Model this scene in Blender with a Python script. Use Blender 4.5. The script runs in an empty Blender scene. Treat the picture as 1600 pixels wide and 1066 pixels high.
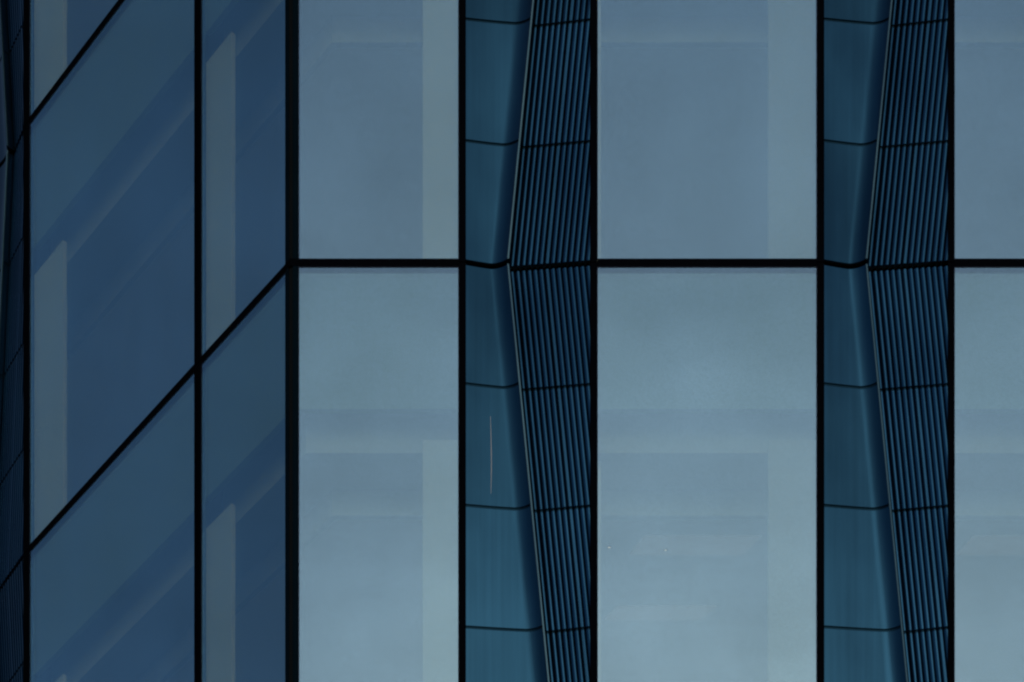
import bpy, bmesh, math, random
from mathutils import Vector, Matrix
random.seed(7)
R = math.radians
scene = bpy.context.scene
C = scene.collection

# ------------------------------------------------------------------ camera, sky, sun, exposure
PX = 190.0                       # photograph pixels per metre on the front facade plane
FPX = 4450.0                     # focal length in photograph pixels
Y0 = FPX / PX                    # distance of the front facade (m)
EYE = 1.6
HORIZON = 4121.0                 # pixel row of the horizon (far below the frame: shift lens)

cam = bpy.data.cameras.new('camera')
cam.sensor_fit = 'HORIZONTAL'
cam.sensor_width = 36.0
cam.lens = FPX / 1600.0 * 36.0
cam.shift_y = (HORIZON - 533.0) / 1600.0
cam.clip_start = 0.1
cam.clip_end = 6000.0
cam_o = bpy.data.objects.new('camera', cam)
cam_o.location = (0.0, 0.0, EYE)
cam_o.rotation_euler = (R(90), 0, 0)
C.objects.link(cam_o)
scene.camera = cam_o

SUN_EL = 20.5                    # low sun behind the photographer, a little to the left
SUN_AZ = 175.0                   # clockwise from +Y
world = bpy.data.worlds.new('World')
scene.world = world
world.use_nodes = True
nt = world.node_tree
bg = nt.nodes['Background']
sky = nt.nodes.new('ShaderNodeTexSky')
sky.sky_type = 'NISHITA'
sky.sun_disc = False
sky.sun_elevation = R(SUN_EL)
sky.sun_rotation = R(SUN_AZ)
sky.air_density = 1.0
sky.dust_density = 1.0
sky.ozone_density = 1.2
# thin, even veil of high cloud over the whole sky
wtc = nt.nodes.new('ShaderNodeTexCoord'); wmp = nt.nodes.new('ShaderNodeMapping'); wmp.inputs['Scale'].default_value = (1, 1, 3.2)
wn = nt.nodes.new('ShaderNodeTexNoise'); wn.inputs['Scale'].default_value = 9.0; wn.inputs['Detail'].default_value = 5.0
wr = nt.nodes.new('ShaderNodeMapRange'); wr.inputs['From Min'].default_value = 0.3; wr.inputs['From Max'].default_value = 0.7
wr.inputs['To Min'].default_value = 0.87; wr.inputs['To Max'].default_value = 1.13
wx = nt.nodes.new('ShaderNodeVectorMath'); wx.operation = 'SCALE'
nt.links.new(wtc.outputs['Generated'], wmp.inputs[0]); nt.links.new(wmp.outputs[0], wn.inputs['Vector'])
nt.links.new(wn.outputs['Fac'], wr.inputs['Value'])
nt.links.new(sky.outputs[0], wx.inputs[0]); nt.links.new(wr.outputs[0], wx.inputs['Scale'])
nt.links.new(wx.outputs[0], bg.inputs[0])
bg.inputs[1].default_value = 0.122

sun = bpy.data.lights.new('sun', 'SUN')
sun.energy = 1.1
sun.angle = R(14)
sun.color = (1.0, 0.93, 0.84)
sun_o = bpy.data.objects.new('sun', sun)
sd = Vector((math.sin(R(SUN_AZ)) * math.cos(R(SUN_EL)), math.cos(R(SUN_AZ)) * math.cos(R(SUN_EL)), math.sin(R(SUN_EL))))
sun_o.rotation_euler = (-sd).to_track_quat('-Z', 'Y').to_euler()
sun_o.location = sd * 200
C.objects.link(sun_o)

scene.view_settings.view_transform = 'Standard'
scene.view_settings.look = 'None'
scene.view_settings.exposure = 0.0
scene.view_settings.gamma = 1.0
scene.view_settings.use_curve_mapping = False
scene.render.engine = 'CYCLES'
scene.cycles.filter_width = 2.3
scene.cycles.use_denoising = True
scene.cycles.max_bounces = 12
scene.cycles.transparent_max_bounces = 16

# ------------------------------------------------------------------ materials
def mat(name):
    m = bpy.data.materials.new(name); m.use_nodes = True
    t = m.node_tree; b = t.nodes['Principled BSDF']
    return m, t, b

def noise(t, scale, stretch=(1, 1, 1), detail=3.0, coord='Object'):
    tc = t.nodes.new('ShaderNodeTexCoord'); mp = t.nodes.new('ShaderNodeMapping')
    mp.inputs['Scale'].default_value = stretch
    n = t.nodes.new('ShaderNodeTexNoise')
    n.inputs['Scale'].default_value = scale; n.inputs['Detail'].default_value = detail
    if coord == 'World':
        g = t.nodes.new('ShaderNodeNewGeometry'); t.links.new(g.outputs['Position'], mp.inputs[0])
    else:
        t.links.new(tc.outputs[coord], mp.inputs[0])
    t.links.new(mp.outputs[0], n.inputs['Vector'])
    return n

def ramp(t, src, a, b, p0=0.3, p1=0.7):
    r = t.nodes.new('ShaderNodeMapRange')
    r.inputs['From Min'].default_value = p0; r.inputs['From Max'].default_value = p1
    r.inputs['To Min'].default_value = a; r.inputs['To Max'].default_value = b
    t.links.new(src, r.inputs['Value'])
    return r

def mixcol(t, fac, c1, c2):
    m = t.nodes.new('ShaderNodeMix'); m.data_type = 'RGBA'
    m.inputs['A'].default_value = (*c1, 1); m.inputs['B'].default_value = (*c2, 1)
    t.links.new(fac, m.inputs['Factor'])
    return m.outputs['Result']

def paint(name, col, rough=0.6, metallic=0.0, var=0.12, scale=3.0, stretch=(1, 1, 1), spec=0.5):
    m, t, b = mat(name)
    n = noise(t, scale, stretch, 4.0, 'World')
    c = mixcol(t, n.outputs['Fac'], [x * (1 - var) for x in col], [min(1, x * (1 + var)) for x in col])
    t.links.new(c, b.inputs['Base Color'])
    b.inputs['Roughness'].default_value = rough
    b.inputs['Metallic'].default_value = metallic
    b.inputs['Specular IOR Level'].default_value = spec
    return m

GLASS_R = 0.29
GLASS_REFL = (0.505, 0.79, 0.985)
GLASS_TINT = (0.76, 0.80, 0.72)
def glass_mat():
    m, t, b = mat('coated_glass')
    t.nodes.remove(b)
    out = t.nodes['Material Output']
    gl = t.nodes.new('ShaderNodeBsdfGlossy'); gl.inputs['Color'].default_value = (*GLASS_REFL, 1)
    gl.inputs['Roughness'].default_value = 0.0
    tr = t.nodes.new('ShaderNodeBsdfTransparent'); tr.inputs['Color'].default_value = (*GLASS_TINT, 1)
    mx = t.nodes.new('ShaderNodeMixShader')
    # thin film of rain dirt: reflectance wanders by a few per cent in vertical runs and soft clouds
    n1 = noise(t, 1.3, (1, 1, 0.35), 5.0, 'World')
    r1 = ramp(t, n1.outputs['Fac'], GLASS_R * 0.93, GLASS_R * 1.07, 0.3, 0.7)
    n3 = noise(t, 75.0, (1, 1, 1), 2.0, 'World')           # dust specks
    r3 = ramp(t, n3.outputs['Fac'], 0.87, 1.13, 0.25, 0.75)
    mu = t.nodes.new('ShaderNodeMath'); mu.operation = 'MULTIPLY'
    t.links.new(r1.outputs[0], mu.inputs[0]); t.links.new(r3.outputs[0], mu.inputs[1])
    fr = t.nodes.new('ShaderNodeLayerWeight'); fr.inputs['Blend'].default_value = 0.5   # reflects more towards grazing
    pw = t.nodes.new('ShaderNodeMath'); pw.operation = 'POWER'; pw.inputs[1].default_value = 4.0
    t.links.new(fr.outputs['Facing'], pw.inputs[0])
    sc2 = t.nodes.new('ShaderNodeMath'); sc2.operation = 'MULTIPLY_ADD'; sc2.inputs[1].default_value = 0.2
    t.links.new(pw.outputs[0], sc2.inputs[0]); t.links.new(mu.outputs[0], sc2.inputs[2])
    oi = t.nodes.new('ShaderNodeObjectInfo')                # coating batches differ a little from pane to pane
    rr = ramp(t, oi.outputs['Random'], 0.965, 1.035, 0.0, 1.0)
    m4 = t.nodes.new('ShaderNodeMath'); m4.operation = 'MULTIPLY'
    t.links.new(sc2.outputs[0], m4.inputs[0]); t.links.new(rr.outputs[0], m4.inputs[1])
    t.links.new(m4.outputs[0], mx.inputs[0])
    # rolled-sheet waviness
    n2 = noise(t, 0.8, (1, 1, 0.6), 1.0, 'World')
    bp = t.nodes.new('ShaderNodeBump'); bp.inputs['Strength'].default_value = 0.25; bp.inputs['Distance'].default_value = 0.02
    t.links.new(n2.outputs['Fac'], bp.inputs['Height'])
    t.links.new(bp.outputs[0], gl.inputs['Normal'])
    t.links.new(tr.outputs[0], mx.inputs[1]); t.links.new(gl.outputs[0], mx.inputs[2])
    t.links.new(mx.outputs[0], out.inputs['Surface'])
    return m

METAL = (0.0098, 0.0360, 0.0630)
def metal_mat(name, col, rough, streak=0.11):
    m, t, b = mat(name)
    n = noise(t, 26.0, (1, 1, 0.02), 3.0, 'World')      # rolling direction, vertical
    n2 = noise(t, 1.7, (1, 1, 0.5), 4.0, 'World')       # weathering
    mul = t.nodes.new('ShaderNodeMath'); mul.operation = 'ADD'
    t.links.new(n.outputs['Fac'], mul.inputs[0]); t.links.new(n2.outputs['Fac'], mul.inputs[1])
    r = ramp(t, mul.outputs[0], 0.0, 1.0, 0.7, 1.3)
    c = mixcol(t, r.outputs[0], [x * (1 - streak) for x in col], [x * (1 + streak) for x in col])
    t.links.new(c, b.inputs['Base Color'])
    hs = t.nodes.new('ShaderNodeHueSaturation'); oi = t.nodes.new('ShaderNodeObjectInfo')   # sheets differ a little in tone
    vr = ramp(t, oi.outputs['Random'], 0.88, 1.12, 0.0, 1.0)
    t.links.new(c, hs.inputs['Color']); t.links.new(vr.outputs[0], hs.inputs['Value'])
    t.links.new(hs.outputs[0], b.inputs['Base Color'])
    b.inputs['Metallic'].default_value = 1.0
    rr = ramp(t, n2.outputs['Fac'], rough * 0.85, rough * 1.2)
    t.links.new(rr.outputs[0], b.inputs['Roughness'])
    return m

M_GLASS = glass_mat()
M_METAL = metal_mat('blue_anodised_sheet', [x * 1.0 for x in METAL], 0.32)
M_RIB = metal_mat('blue_anodised_ribbed_sheet', [x * 1.6 for x in METAL], 0.28, 0.10)
M_TRIM = metal_mat('bare_metal_trim', (0.042, 0.082, 0.100), 0.35, 0.08)
M_SEAL = metal_mat('dark_joint_seal', [x * 0.35 for x in METAL], 0.45)
M_REFL_STREAK = paint('painted_reflection', (0.26, 0.23, 0.21), 0.5, 0.3)  # pale colour standing in for a reflected streak of light
M_FRAME = paint('black_frame', (0.0012, 0.0015, 0.0025), 0.7, 0.0, 0.2, 3, spec=0.0)
M_POST = paint('navy_frame', (0.0014, 0.0045, 0.0075), 0.7, 0.0, 0.2, 3, spec=0.0)
M_GASKET = paint('rubber_gasket', (0.004, 0.006, 0.016), 0.7, spec=0.1)
M_BACK = paint('black_membrane', (0.004, 0.005, 0.006), 0.9, spec=0.0)
M_WHITE = paint('white_plaster', (0.58, 0.57, 0.53), 0.8, var=0.04)
M_MID = paint('off_white_plaster', (0.46, 0.45, 0.40), 0.8, var=0.04)
M_PALE = paint('pale_plaster', (0.30, 0.30, 0.27), 0.8, var=0.04)
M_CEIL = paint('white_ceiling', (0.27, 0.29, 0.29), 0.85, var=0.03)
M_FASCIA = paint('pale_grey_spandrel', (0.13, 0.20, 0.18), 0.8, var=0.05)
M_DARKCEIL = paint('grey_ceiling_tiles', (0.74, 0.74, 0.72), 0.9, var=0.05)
M_DTRIM = paint('dark_grey_trim', (0.28, 0.29, 0.30), 0.7)
M_CARPET = paint('grey_carpet', (0.46, 0.45, 0.42), 0.95, var=0.2, scale=9)
M_CONC = paint('concrete', (0.30, 0.30, 0.29), 0.85, var=0.2, scale=1.5)
M_ASPH = paint('asphalt', (0.05, 0.05, 0.052), 0.9, var=0.3, scale=6)
M_PAVE = paint('pavement_stone', (0.26, 0.255, 0.245), 0.85, var=0.2, scale=2)
m, t, b = mat('warm_glint'); b.inputs['Emission Color'].default_value = (1.0, 0.72, 0.45, 1)
b.inputs['Emission Strength'].default_value = 0.8; M_GLINT = m  # glow for the imitated lamp reflections

# ------------------------------------------------------------------ mesh helpers
class MB:
    def __init__(self): self.v = []; self.f = []; self.smooth = False
    def box(self, x0, x1, y0, y1, z0, z1):
        o = len(self.v)
        self.v += [(x0,y0,z0),(x1,y0,z0),(x1,y1,z0),(x0,y1,z0),(x0,y0,z1),(x1,y0,z1),(x1,y1,z1),(x0,y1,z1)]
        self.f += [tuple(o+i for i in q) for q in ((0,3,2,1),(4,5,6,7),(0,1,5,4),(1,2,6,5),(2,3,7,6),(3,0,4,7))]
        return self
    def prism(self, pts, z0, z1):          # pts counter-clockwise in plan
        o = len(self.v); n = len(pts)
        self.v += [(p[0], p[1], z0) for p in pts] + [(p[0], p[1], z1) for p in pts]
        self.f.append(tuple(o + i for i in reversed(range(n))))
        self.f.append(tuple(o + n + i for i in range(n)))
        for i in range(n):
            j = (i + 1) % n
            self.f.append((o+i, o+j, o+n+j, o+n+i))
        return self
    def grid(self, rows, flip=False):
        o = len(self.v); nr = len(rows); nc = len(rows[0])
        for r in rows: self.v += r
        for i in range(nr - 1):
            for j in range(nc - 1):
                q = [o+i*nc+j, o+i*nc+j+1, o+(i+1)*nc+j+1, o+(i+1)*nc+j]
                a = [self.v[k] for k in q]
                if (Vector(a[2])-Vector(a[0])).cross(Vector(a[3])-Vector(a[1])).length < 1e-9: continue
                self.f.append(tuple(reversed(q)) if flip else tuple(q))
        return self
    def mesh(self, name, m, bevel=0.0):
        me = bpy.data.meshes.new(name)
        me.from_pydata(self.v, [], self.f)
        if bevel:
            bm = bmesh.new(); bm.from_mesh(me)
            bmesh.ops.bevel(bm, geom=list(bm.edges), offset=bevel, segments=1, affect='EDGES')
            bm.to_mesh(me); bm.free()
        me.validate(); me.update()
        if self.smooth:
            for p in me.polygons: p.use_smooth = True
        me.materials.append(m)
        return me

def put(name, me, parent, loc=(0, 0, 0), rz=0.0):
    o = bpy.data.objects.new(name, me); C.objects.link(o)
    o.parent = parent; o.location = loc; o.rotation_euler = (0, 0, rz)
    return o

# ------------------------------------------------------------------ ground
def structure(name, mb, m):
    o = bpy.data.objects.new(name, mb.mesh(name, m)); C.objects.link(o)
    o['kind'] = 'structure'; return o
g = MB(); g.v = [(-3000,-3000,0),(3000,-3000,0),(3000,3000,0),(-3000,3000,0)]; g.f = [(0,1,2,3)]
structure('ground', g, M_ASPH)

# ------------------------------------------------------------------ the building's layout (metres, measured on the facade)
THETA = R(50.0)                  # the left facade is folded back by this much
XC = (453 - 800) / PX            # the corner
ZT = EYE + (HORIZON - 409.5) / PX  # transom across the picture
FLOOR = 760 / PX
K0, K1 = -5, 3                   # storeys K0..K1-1 (storey k stands on transom k)

def sfront(px): return (px - 453) / PX
def sleft(px):                   # distance from the corner along the folded facade for an image column (negative)
    x = px - 800.0
    # x = F (XC - a cos)/(Y0 + a sin)
    a = (FPX * XC - x * Y0) / (FPX * math.cos(THETA) + x * math.sin(THETA))
    return -a

structure('pavement', MB().prism([(-22, 30), (-3.2, Y0 - 4), (16, Y0 - 4), (16, 40), (-22, 40)], 0.004, 0.13), M_PAVE)

building = bpy.data.objects.new('office_building', None); C.objects.link(building)
building.location = (XC, Y0, 0)
building['label'] = 'dark blue glass office building with black frames and zigzag ribbed metal piers'
building['category'] = 'building'

# segments: (kind, s0, s1)
MW = 11 / PX
front = [('pane', sfront(466), sfront(717), .30), ('mull', sfront(717), sfront(728)),
         ('pier', sfront(728), sfront(922)), ('mull', sfront(922), sfront(933)),
         ('pane', sfront(933), sfront(1277), .40), ('mull', sfront(1277), sfront(1288)),
         ('pier', sfront(1288), sfront(1482)), ('mull', sfront(1481), sfront(1491)),
         ('pane', sfront(1491), sfront(1837), .40), ('mull', sfront(1837), sfront(1848)),
         ('pier', sfront(1848), sfront(2042)), ('mull', sfront(2042), sfront(2053)),
         ('pane', sfront(2053), sfront(2397), .40), ('mull', sfront(2397), sfront(2408))]
LP = sleft(36)                   # right-hand edge of the left pier
PW = 194 / PX
left = [('pane', sleft(313), sleft(445), -.39), ('mull', sleft(303), sleft(313)),
        ('pane', sleft(45), sleft(303), -.52), ('mull', sleft(36), sleft(45)),
        ('pier', LP - PW, LP), ('mull', LP - PW - MW, LP - PW),
        ('pane', LP - PW - MW - 1.81, LP - PW - MW, -.40), ('mull', LP - PW - 2*MW - 1.81, LP - PW - MW - 1.81)]
FRONT_END = sfront(2408); LEFT_END = LP - PW - 2*MW - 1.81
print('left', [(a[0], round(a[1],3), round(a[2],3)) for a in left])

FACADES = [(front, 0.0), (left, -THETA)]
TH = 11.5 / PX                   # transom height
G_D = 0.012                      # glass depth behind the frame face (frame face is depth 0)

cache = {}
def cached(key, fn):
    if key not in cache: cache[key] = fn()
    return cache[key]

def place(fi, s, z):             # facade coordinate -> building coordinate
    a = FACADES[fi][1]
    return (s * math.cos(a), s * math.sin(a), z)

# ------------------------------------------------------------------ pier: smooth scooped sheet, bright edge, ribbed sheet
R_WIDE, R_NARROW = 65 / PX, 139 / PX      # ridge position from the pier's left edge at even / odd transoms
RIB = 9.2 / PX
LIP = -0.004                              # depth of the ridge edge behind the frame face
def ridge(par, f):                        # par 0: the storey starts wide (ridge left) and ends narrow
    if par: f = 1 - f
    return R_WIDE + (R_NARROW - R_WIDE) * f, LIP
def scoop_s(x, r):                        # depth of the smooth sheet: a gentle scoop from the left frame, then a steep curl up to the ridge
    u = r - x                             # distance from the ridge
    trough, ut = 0.043, 0.130
    if u >= ut:
        f = x / max(r - ut, 1e-4)         # 0 at the left frame, 1 at the trough
        return 0.002 + (trough - 0.002) * (f - 0.12 * f ** 3) / 0.88
    g = 1 - u / ut
    return trough - (trough - LIP) * (0.45 * g ** 1.35 + 0.55 * g ** 2.8)

def fold_rows(rows, dep=0.022):           # turn the sheet's upper and lower edges back so that it has thickness
    lo = [(x, y + dep, z) for x, y, z in rows[0]]; hi = [(x, y + dep, z) for x, y, z in rows[-1]]
    return [lo] + rows + [hi]

def joints(i, n=4):
    z0 = i * FLOOR / n + (0.024 if i == 0 else 0.013)
    z1 = (i + 1) * FLOOR / n - (0.024 if i == n - 1 else 0.013)
    return z0, z1

def smooth_panel(par, i):
    z0, z1 = joints(i); rows = []
    for q in range(9):
        z = z0 + (z1 - z0) * q / 8
        r, d = ridge(par, z / FLOOR); r -= 0.004
        xs = [r - 0.105 * (1 - j / 26.0) for j in range(27)]
        x0 = xs[0]
        xs = [x0 * j / 18.0 for j in range(18)] + xs
        rows.append([(x, scoop_s(x, r), z) for x in xs] + [(r + .003, LIP, z), (r + .003, LIP + .085, z)])
    mb = MB(); mb.smooth = True
    n = len(mb.v); mb.grid(rows)
    mb.grid([[(x, y + .02, z) for x, y, z in rows[0]], rows[0]])
    mb.grid([rows[-1], [(x, y + .02, z) for x, y, z in rows[-1]]])
    me = mb.mesh('smooth_panel', M_METAL)
    me.set_sharp_from_angle(angle=R(60))
    return me

RIB_AMP = 0.027
def rib_depth(v, w):                      # rounded ribs with narrow deep grooves; the sheet comes forward towards the right frame
    ph = (v / RIB) % 1.0
    if ph < 0.50:   h = (ph / 0.50) ** 0.85                    # slanted left flank
    elif ph < 0.94: h = 1.0 - 0.10 * ((ph - 0.72) / 0.22) ** 2  # slightly crowned face
    else:           h = 0.90 * (1 - (ph - 0.94) / 0.06)       # square right flank
    return 0.008 + 0.062 * max(0.0, 1 - v / w) + RIB_AMP * (1 - h)
def ribbed_panel(par, i):
    z0, z1 = joints(i); rows = []
    n = 10
    vs = [(j + p) * RIB for j in range(int(0.75 / RIB)) for p in (0, .12, .25, .38, .50, .57, .65, .72, .79, .86, .939, .998)]
    for q in range(13):
        z = z0 + (z1 - z0) * q / 12
        r, d = ridge(par, z / FLOOR)
        wmax = PW - r + 0.004
        rows.append([(r + min(v, wmax), rib_depth(min(v, wmax), PW - r), z) for v in vs])
    mb = MB(); mb.smooth = True
    mb.grid(rows)
    mb.grid([[(x, y + .03, z) for x, y, z in rows[0]], rows[0]])
    mb.grid([rows[-1], [(x, y + .03, z) for x, y, z in rows[-1]]])
    me = mb.mesh('ribbed_panel', M_RIB)
    me.set_sharp_from_angle(angle=R(50))
    return me

def edge_trim(par):
    rows = []
    w = 0.017
    for z in (0.022, FLOOR * .5, FLOOR - 0.022):
        r, d = ridge(par, z / FLOOR)
        a, b_ = r - 0.006, r - 0.006 + w
        rows.append([(a, d + .012, z), (a, d - .003, z), (a + .003, d - .006, z), (b_ - .003, d - .004, z), (b_, d - .001, z), (b_, d + .014, z)])
    mb = MB(); mb.grid(rows)
    return mb.mesh('edge_trim', M_TRIM)

def joint_seal(par, i):                    # dark blue strip set back in the open joints between the sheets
    mb = MB()
    if True:
        ra, rb = [], []
        for e in (-.03, .03):
            z = i * FLOOR / 4 + e; r, d = ridge(par, z / FLOOR); r0 = r - .004; w = PW - r
            ra.append([(r0 * j / 30, scoop_s(r0 * j / 30, r0) + .009, z) for j in range(31)])
            vs = [v for v in [(j + p) * RIB for j in range(16) for p in (0, .28, .54, .66, .78, .939, .998)]]
            ra[-1] += [(r + min(v, w), rib_depth(min(v, w), w) + .009, z) for v in vs]
        mb.grid(ra)
    return mb.mesh('joint_seal', M_SEAL)

def pier_back():
    mb = MB()
    mb.box(0, PW, 0.27, 0.33, 0.0, FLOOR - 0.001)
    return mb.mesh('pier_backing', M_BACK)

def pier_rail():                          # black closer strip at the storey joint
    mb = MB(); mb.box(0.0, PW, 0.20, 0.268, -0.03, 0.03)
    return mb.mesh('joint_rail', M_BACK)

def reflection_streak():  # pale strip laid on the sheet, imitating a warm reflection line
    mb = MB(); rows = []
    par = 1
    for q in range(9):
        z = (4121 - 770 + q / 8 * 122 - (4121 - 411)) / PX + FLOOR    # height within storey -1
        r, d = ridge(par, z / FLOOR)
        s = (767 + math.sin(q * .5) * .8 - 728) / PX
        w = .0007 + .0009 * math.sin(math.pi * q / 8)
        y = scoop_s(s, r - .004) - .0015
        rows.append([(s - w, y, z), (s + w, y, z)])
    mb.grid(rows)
    return mb.mesh('reflection_streak', M_REFL_STREAK)

# ------------------------------------------------------------------ curtain wall
for fi, (segs, ang) in enumerate(FACADES):
    for si, seg in enumerate(segs):
        kind, s0, s1 = seg[:3]; w = s1 - s0
        for k in range(K0, K1):
            zk = ZT + k * FLOOR; par = k % 2
            if kind == 'pane':
                z0, z1 = TH / 2, FLOOR - TH / 2
                gl = put('glass_pane', cached(('g', fi, si), lambda: MB().box(0.003, w - 0.003, G_D, G_D + 0.028, z0 + .002, z1 - .002).mesh('glass_pane', M_GLASS)), building, place(fi, s0, zk), ang)
                def gask():
                    mb = MB(); t_ = 0.006; y0, y1 = G_D - 0.005, G_D - 0.001
                    mb.box(0, t_, y0, y1, z0, z1); mb.box(w - t_, w, y0, y1, z0, z1)
                    mb.box(t_, w - t_, y0, y1, z0, z0 + t_ * .7); mb.box(t_, w - t_, y0, y1, z1 - t_ * .7, z1)
                    return mb.mesh('gasket', M_GASKET)
                put('gasket', cached(('k', fi, si), gask), gl)
                put('transom', cached(('t', fi, si), lambda: MB().box(0.001, w - 0.001, 0.004, 0.047, -TH / 2, TH / 2).mesh('transom', M_FRAME, 0.002)), building, place(fi, s0, zk), ang)
            elif kind == 'mull':
                put('mullion', cached(('m', fi, si), lambda: MB().box(0, w, 0.0, 0.24, 0.002, FLOOR - 0.002).mesh('mullion', M_FRAME, 0.003)), building, place(fi, s0, zk), ang)
            elif kind == 'pier':
                p = put('metal_pier', cached('pb', pier_back), building, place(fi, s0, zk), ang)
                put('joint_rail', cached('pr', pier_rail), p)
                for i in range(4):
                    put('smooth_panel', cached(('sp', par, i), lambda: smooth_panel(par, i)), p)
                    put('ribbed_panel', cached(('rp', par, i), lambda: ribbed_panel(par, i)), p)
                for i in (1, 2, 3): put('joint_seal', cached(('js', par, i), lambda: joint_seal(par, i)), p)
                put('edge_trim', cached(('et', par), lambda: edge_trim(par)), p)
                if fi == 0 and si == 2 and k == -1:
                    sc_ = put('reflection_streak', reflection_streak(), p); sc_['label'] = 'thin pale vertical reflection, painted as a strip on the smooth metal sheet'

# corner post: two slim profiles with a black recess between them
def rot(p, a): return (p[0] * math.cos(a) - p[1] * math.sin(a), p[0] * math.sin(a) + p[1] * math.cos(a))
TB = math.tan(math.pi / 2 - R(65.0))       # mitre: plan shift per metre of depth
fw = sfront(466); lw = -sleft(445)
for k in range(K0, K1):
    zk = ZT + k * FLOOR
    pa = put('corner_post', cached('cp1', lambda: MB().prism([(0.022, 0.003), (fw, 0.003), (fw, 0.16), (0.08, 0.16)], 0.002, FLOOR - 0.002).mesh('corner_post', M_POST, 0.002)), building, (0, 0, zk))
    put('corner_post_leaf', cached('cp2', lambda: MB().prism([rot(p, -THETA) for p in ((-lw, 0.003), (-0.026, 0.003), (-0.08, 0.16), (-lw, 0.16))], 0.002, FLOOR - 0.002).mesh('corner_post_leaf', M_POST, 0.002)), pa)
    put('corner_recess', cached('cp3', lambda: MB().prism([rot((-0.026, 0.012), -THETA), (0.022, 0.012), (0.075, 0.155), rot((-0.075, 0.155), -THETA)], 0.001, FLOOR - 0.001).mesh('corner_recess', M_BACK)), pa)
    put('corner_transom', cached('cp4', lambda: MB().prism([rot((-lw, 0.001), -THETA), (0, 0.0005), (fw, 0.001), (fw, 0.05), rot((-lw, 0.05), -THETA)], -TH/2 + .001, TH/2 - .001).mesh('corner_transom', M_FRAME)), pa)

# ------------------------------------------------------------------ rooms behind the glass
def band(d0, d1, z0, z1, fi, run=None):    # a solid band parallel to facade fi, mitred at the corner
    a_, b_ = run if run else ((0.0, FRONT_END - .05) if fi == 0 else (LEFT_END + .05, 0.0))
    p0, p1 = (d0 * TB, d1 * TB) if (fi == 0 and a_ == 0) else (a_, a_)
    q0, q1 = (-d0 * TB, -d1 * TB) if (fi == 1 and b_ == 0) else (b_, b_)
    return MB().prism([rot(p, FACADES[fi][1]) for p in ((p0, d0), (q0, d0), (q1, d1), (p1, d1))], z0, z1)
def runs(fi):                              # stretches of glazing between the piers
    segs = FACADES[fi][0]; e = 0.002
    piers = sorted((q[1], q[2]) for q in segs if q[0] == 'pier')
    lo, hi = (0.0, FRONT_END - .05) if fi == 0 else (LEFT_END + .05, 0.0)
    out = []
    for p, q in piers: out.append((lo, p - e)); lo = q + e
    out.append((lo, hi)); return out
DEEP = 7.5
for k in range(K0, K1):
    zk = ZT + (k + 1) * FLOOR              # ceiling side: measured down from the transom above
    for fi in (0, 1):
        slab = put('floor_slab', cached(('fs', fi), lambda: band(0.245, DEEP, -0.30, -0.02, fi).mesh('floor_slab', M_CONC)), building, (0, 0, zk - FLOOR))
        put('carpet', cached(('cp', fi), lambda: band(0.25, DEEP, -0.018, 0.0, fi).mesh('carpet', M_CARPET)), slab)
        for ri, run in enumerate(runs(fi)):
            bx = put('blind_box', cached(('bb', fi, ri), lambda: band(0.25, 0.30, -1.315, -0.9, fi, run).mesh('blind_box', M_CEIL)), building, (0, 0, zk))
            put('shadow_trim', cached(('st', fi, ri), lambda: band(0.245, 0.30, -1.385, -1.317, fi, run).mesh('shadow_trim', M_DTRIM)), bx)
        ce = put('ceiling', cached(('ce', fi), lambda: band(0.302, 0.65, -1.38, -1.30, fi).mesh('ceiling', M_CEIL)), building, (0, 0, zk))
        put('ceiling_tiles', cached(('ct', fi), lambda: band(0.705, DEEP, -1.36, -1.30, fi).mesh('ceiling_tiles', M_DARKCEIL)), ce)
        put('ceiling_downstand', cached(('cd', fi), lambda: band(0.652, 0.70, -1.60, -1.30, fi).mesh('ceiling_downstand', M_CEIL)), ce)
        put('rear_wall', cached(('rw', fi), lambda: band(DEEP + .002, DEEP + .2, -FLOOR, -0.02, fi).mesh('rear_wall', M_WHITE)), building, (0, 0, zk))
        segs, ang = FACADES[fi]
        for si, seg in enumerate(segs):
            if seg[0] == 'pane':
                w = seg[2] - seg[1]
                put('bulkhead', cached(('bh', fi, si), lambda: MB().box(.001, w - .001, 0.050, 0.10, -1.17, -0.003).mesh('bulkhead', M_FASCIA)), building, place(fi, seg[1], zk), ang)
                c = seg[3]; wd = abs(c)
                x0, x1 = (w - wd, w - .003) if c > 0 else (.003, wd)
                col = put('column', cached(('co', fi, si), lambda: MB().box(x0, x1, 0.055, 0.098, -FLOOR + .05, -1.42).mesh('column', (M_PALE if si > 0 else M_MID) if fi == 0 else M_WHITE, .004)), building, place(fi, seg[1], zk), ang)
            elif seg[0] == 'pier':
                put('pier_wall', cached(('pw', fi, si), lambda: MB().box(-.1, PW + .1, 0.34, 0.42, -FLOOR + .002, -1.386).mesh('pier_wall', M_WHITE)), building, place(fi, seg[1], zk), ang)
    put('side_wall', cached('sw1', lambda: MB().box(FRONT_END - .048, FRONT_END, 0.245, DEEP + .2, -FLOOR, -.001).mesh('side_wall', M_CONC)), building, (0, 0, zk))
    put('side_wall', cached('sw2', lambda: MB().box(LEFT_END, LEFT_END + .048, 0.245, DEEP + .2, -FLOOR, -.001).mesh('side_wall', M_CONC)), building, (0, 0, zk), -THETA)

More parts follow.
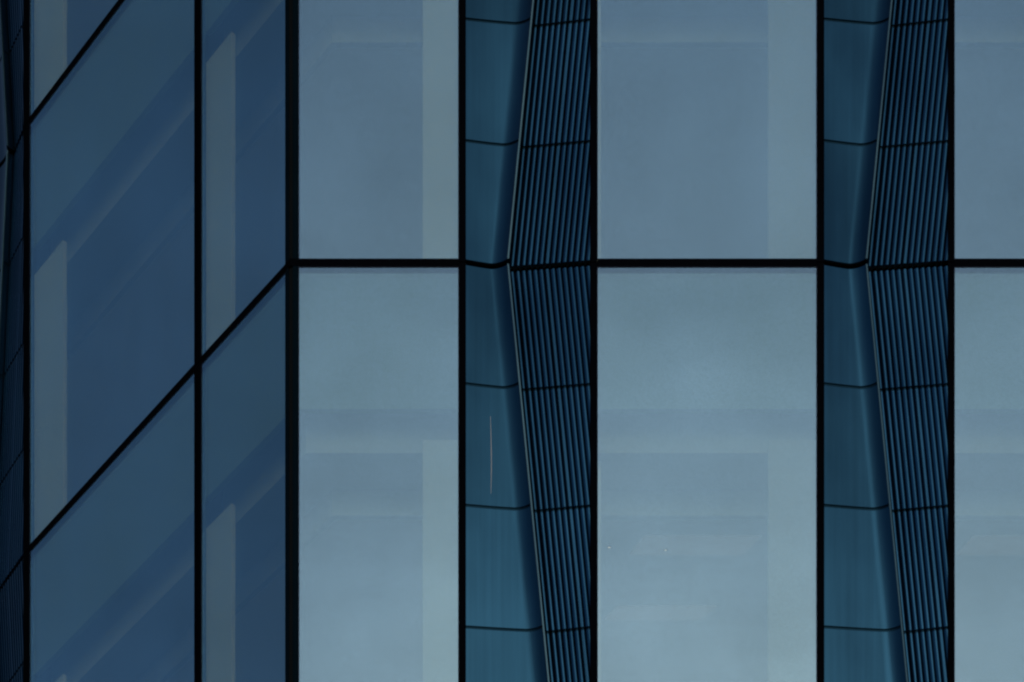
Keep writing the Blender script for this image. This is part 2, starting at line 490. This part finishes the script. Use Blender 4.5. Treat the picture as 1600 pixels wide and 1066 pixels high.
for fi in (0, 1):
    put('roof', band(0.0, DEEP + .2, 0.0, 0.5, fi).mesh('roof', M_CONC), building, (0, 0, ZT + K1 * FLOOR + .04))
    put('plinth', band(0.01, DEEP + .2, 0.0, ZT + K0 * FLOOR - .31, fi).mesh('plinth', M_CONC), building, (0, 0, 0))

# small glowing discs, added to imitate warm lamp reflections in the wide lower pane
def glint_ring():
    mb = MB(); n = 10; r0, r1 = 0.012, 0.022
    ring = [(math.cos(2*math.pi*i/n), math.sin(2*math.pi*i/n)) for i in range(n)]
    mb.v = [(x*r1, y*r1, 0) for x, y in ring] + [(x*r1, y*r1, -.012) for x, y in ring] + [(x*r0, y*r0, -.012) for x, y in ring] + [(x*r0, y*r0, -.004) for x, y in ring]
    for k in range(3):
        for i in range(n):
            j = (i + 1) % n; mb.f.append((k*n+i, k*n+j, (k+1)*n+j, (k+1)*n+i))
    return mb.mesh('glint_ring', M_FRAME)
def lamp_glint():
    mb = MB(); n = 10
    mb.v = [(math.cos(2*math.pi*i/n)*.0115, math.sin(2*math.pi*i/n)*.0115, -.010) for i in range(n)] + [(0, 0, -.016)]
    mb.f = [(i, n, (i+1) % n) for i in range(n)]
    return mb.mesh('lamp_glint', M_GLINT)
for px, py in ((952, 884), (1040, 889)):
    d = (py - 411 - 1.375 * PX) / (PX * 0.838)
    x = (px - 800) / PX * (1 + d / Y0) - XC
    o = put('glint_ring', cached('dl', glint_ring), building, (x, d, ZT - 1.362))
    put('lamp_glint', cached('bl', lamp_glint), o)

# faintly glowing panels added behind the wide panes, in place of warm pinkish reflections
m, t, b = mat('warm_glow'); b.inputs['Base Color'].default_value = (.6, .58, .55, 1)
b.inputs['Emission Color'].default_value = (1.0, 0.70, 0.55, 1); b.inputs['Emission Strength'].default_value = 0.05; M_GLOW = m
for fi, (px0, px1, d0, d1, k) in enumerate(((985, 1190, 1.20, 1.42, 0), (945, 1120, 2.05, 2.22, 0), (1500, 1700, 1.20, 1.42, 0))):
    x0, x1 = ((p - 800) / PX * (1 + d0 / Y0) - XC for p in (px0, px1))
    o = put('added_glow_panel', MB().prism([(x0 + .12, d0), (x1, d0), (x1 - .14, d1), (x0, d1)], -.012, 0).mesh('added_glow_panel', M_GLOW), building, (0, 0, ZT + k * FLOOR - 1.361))
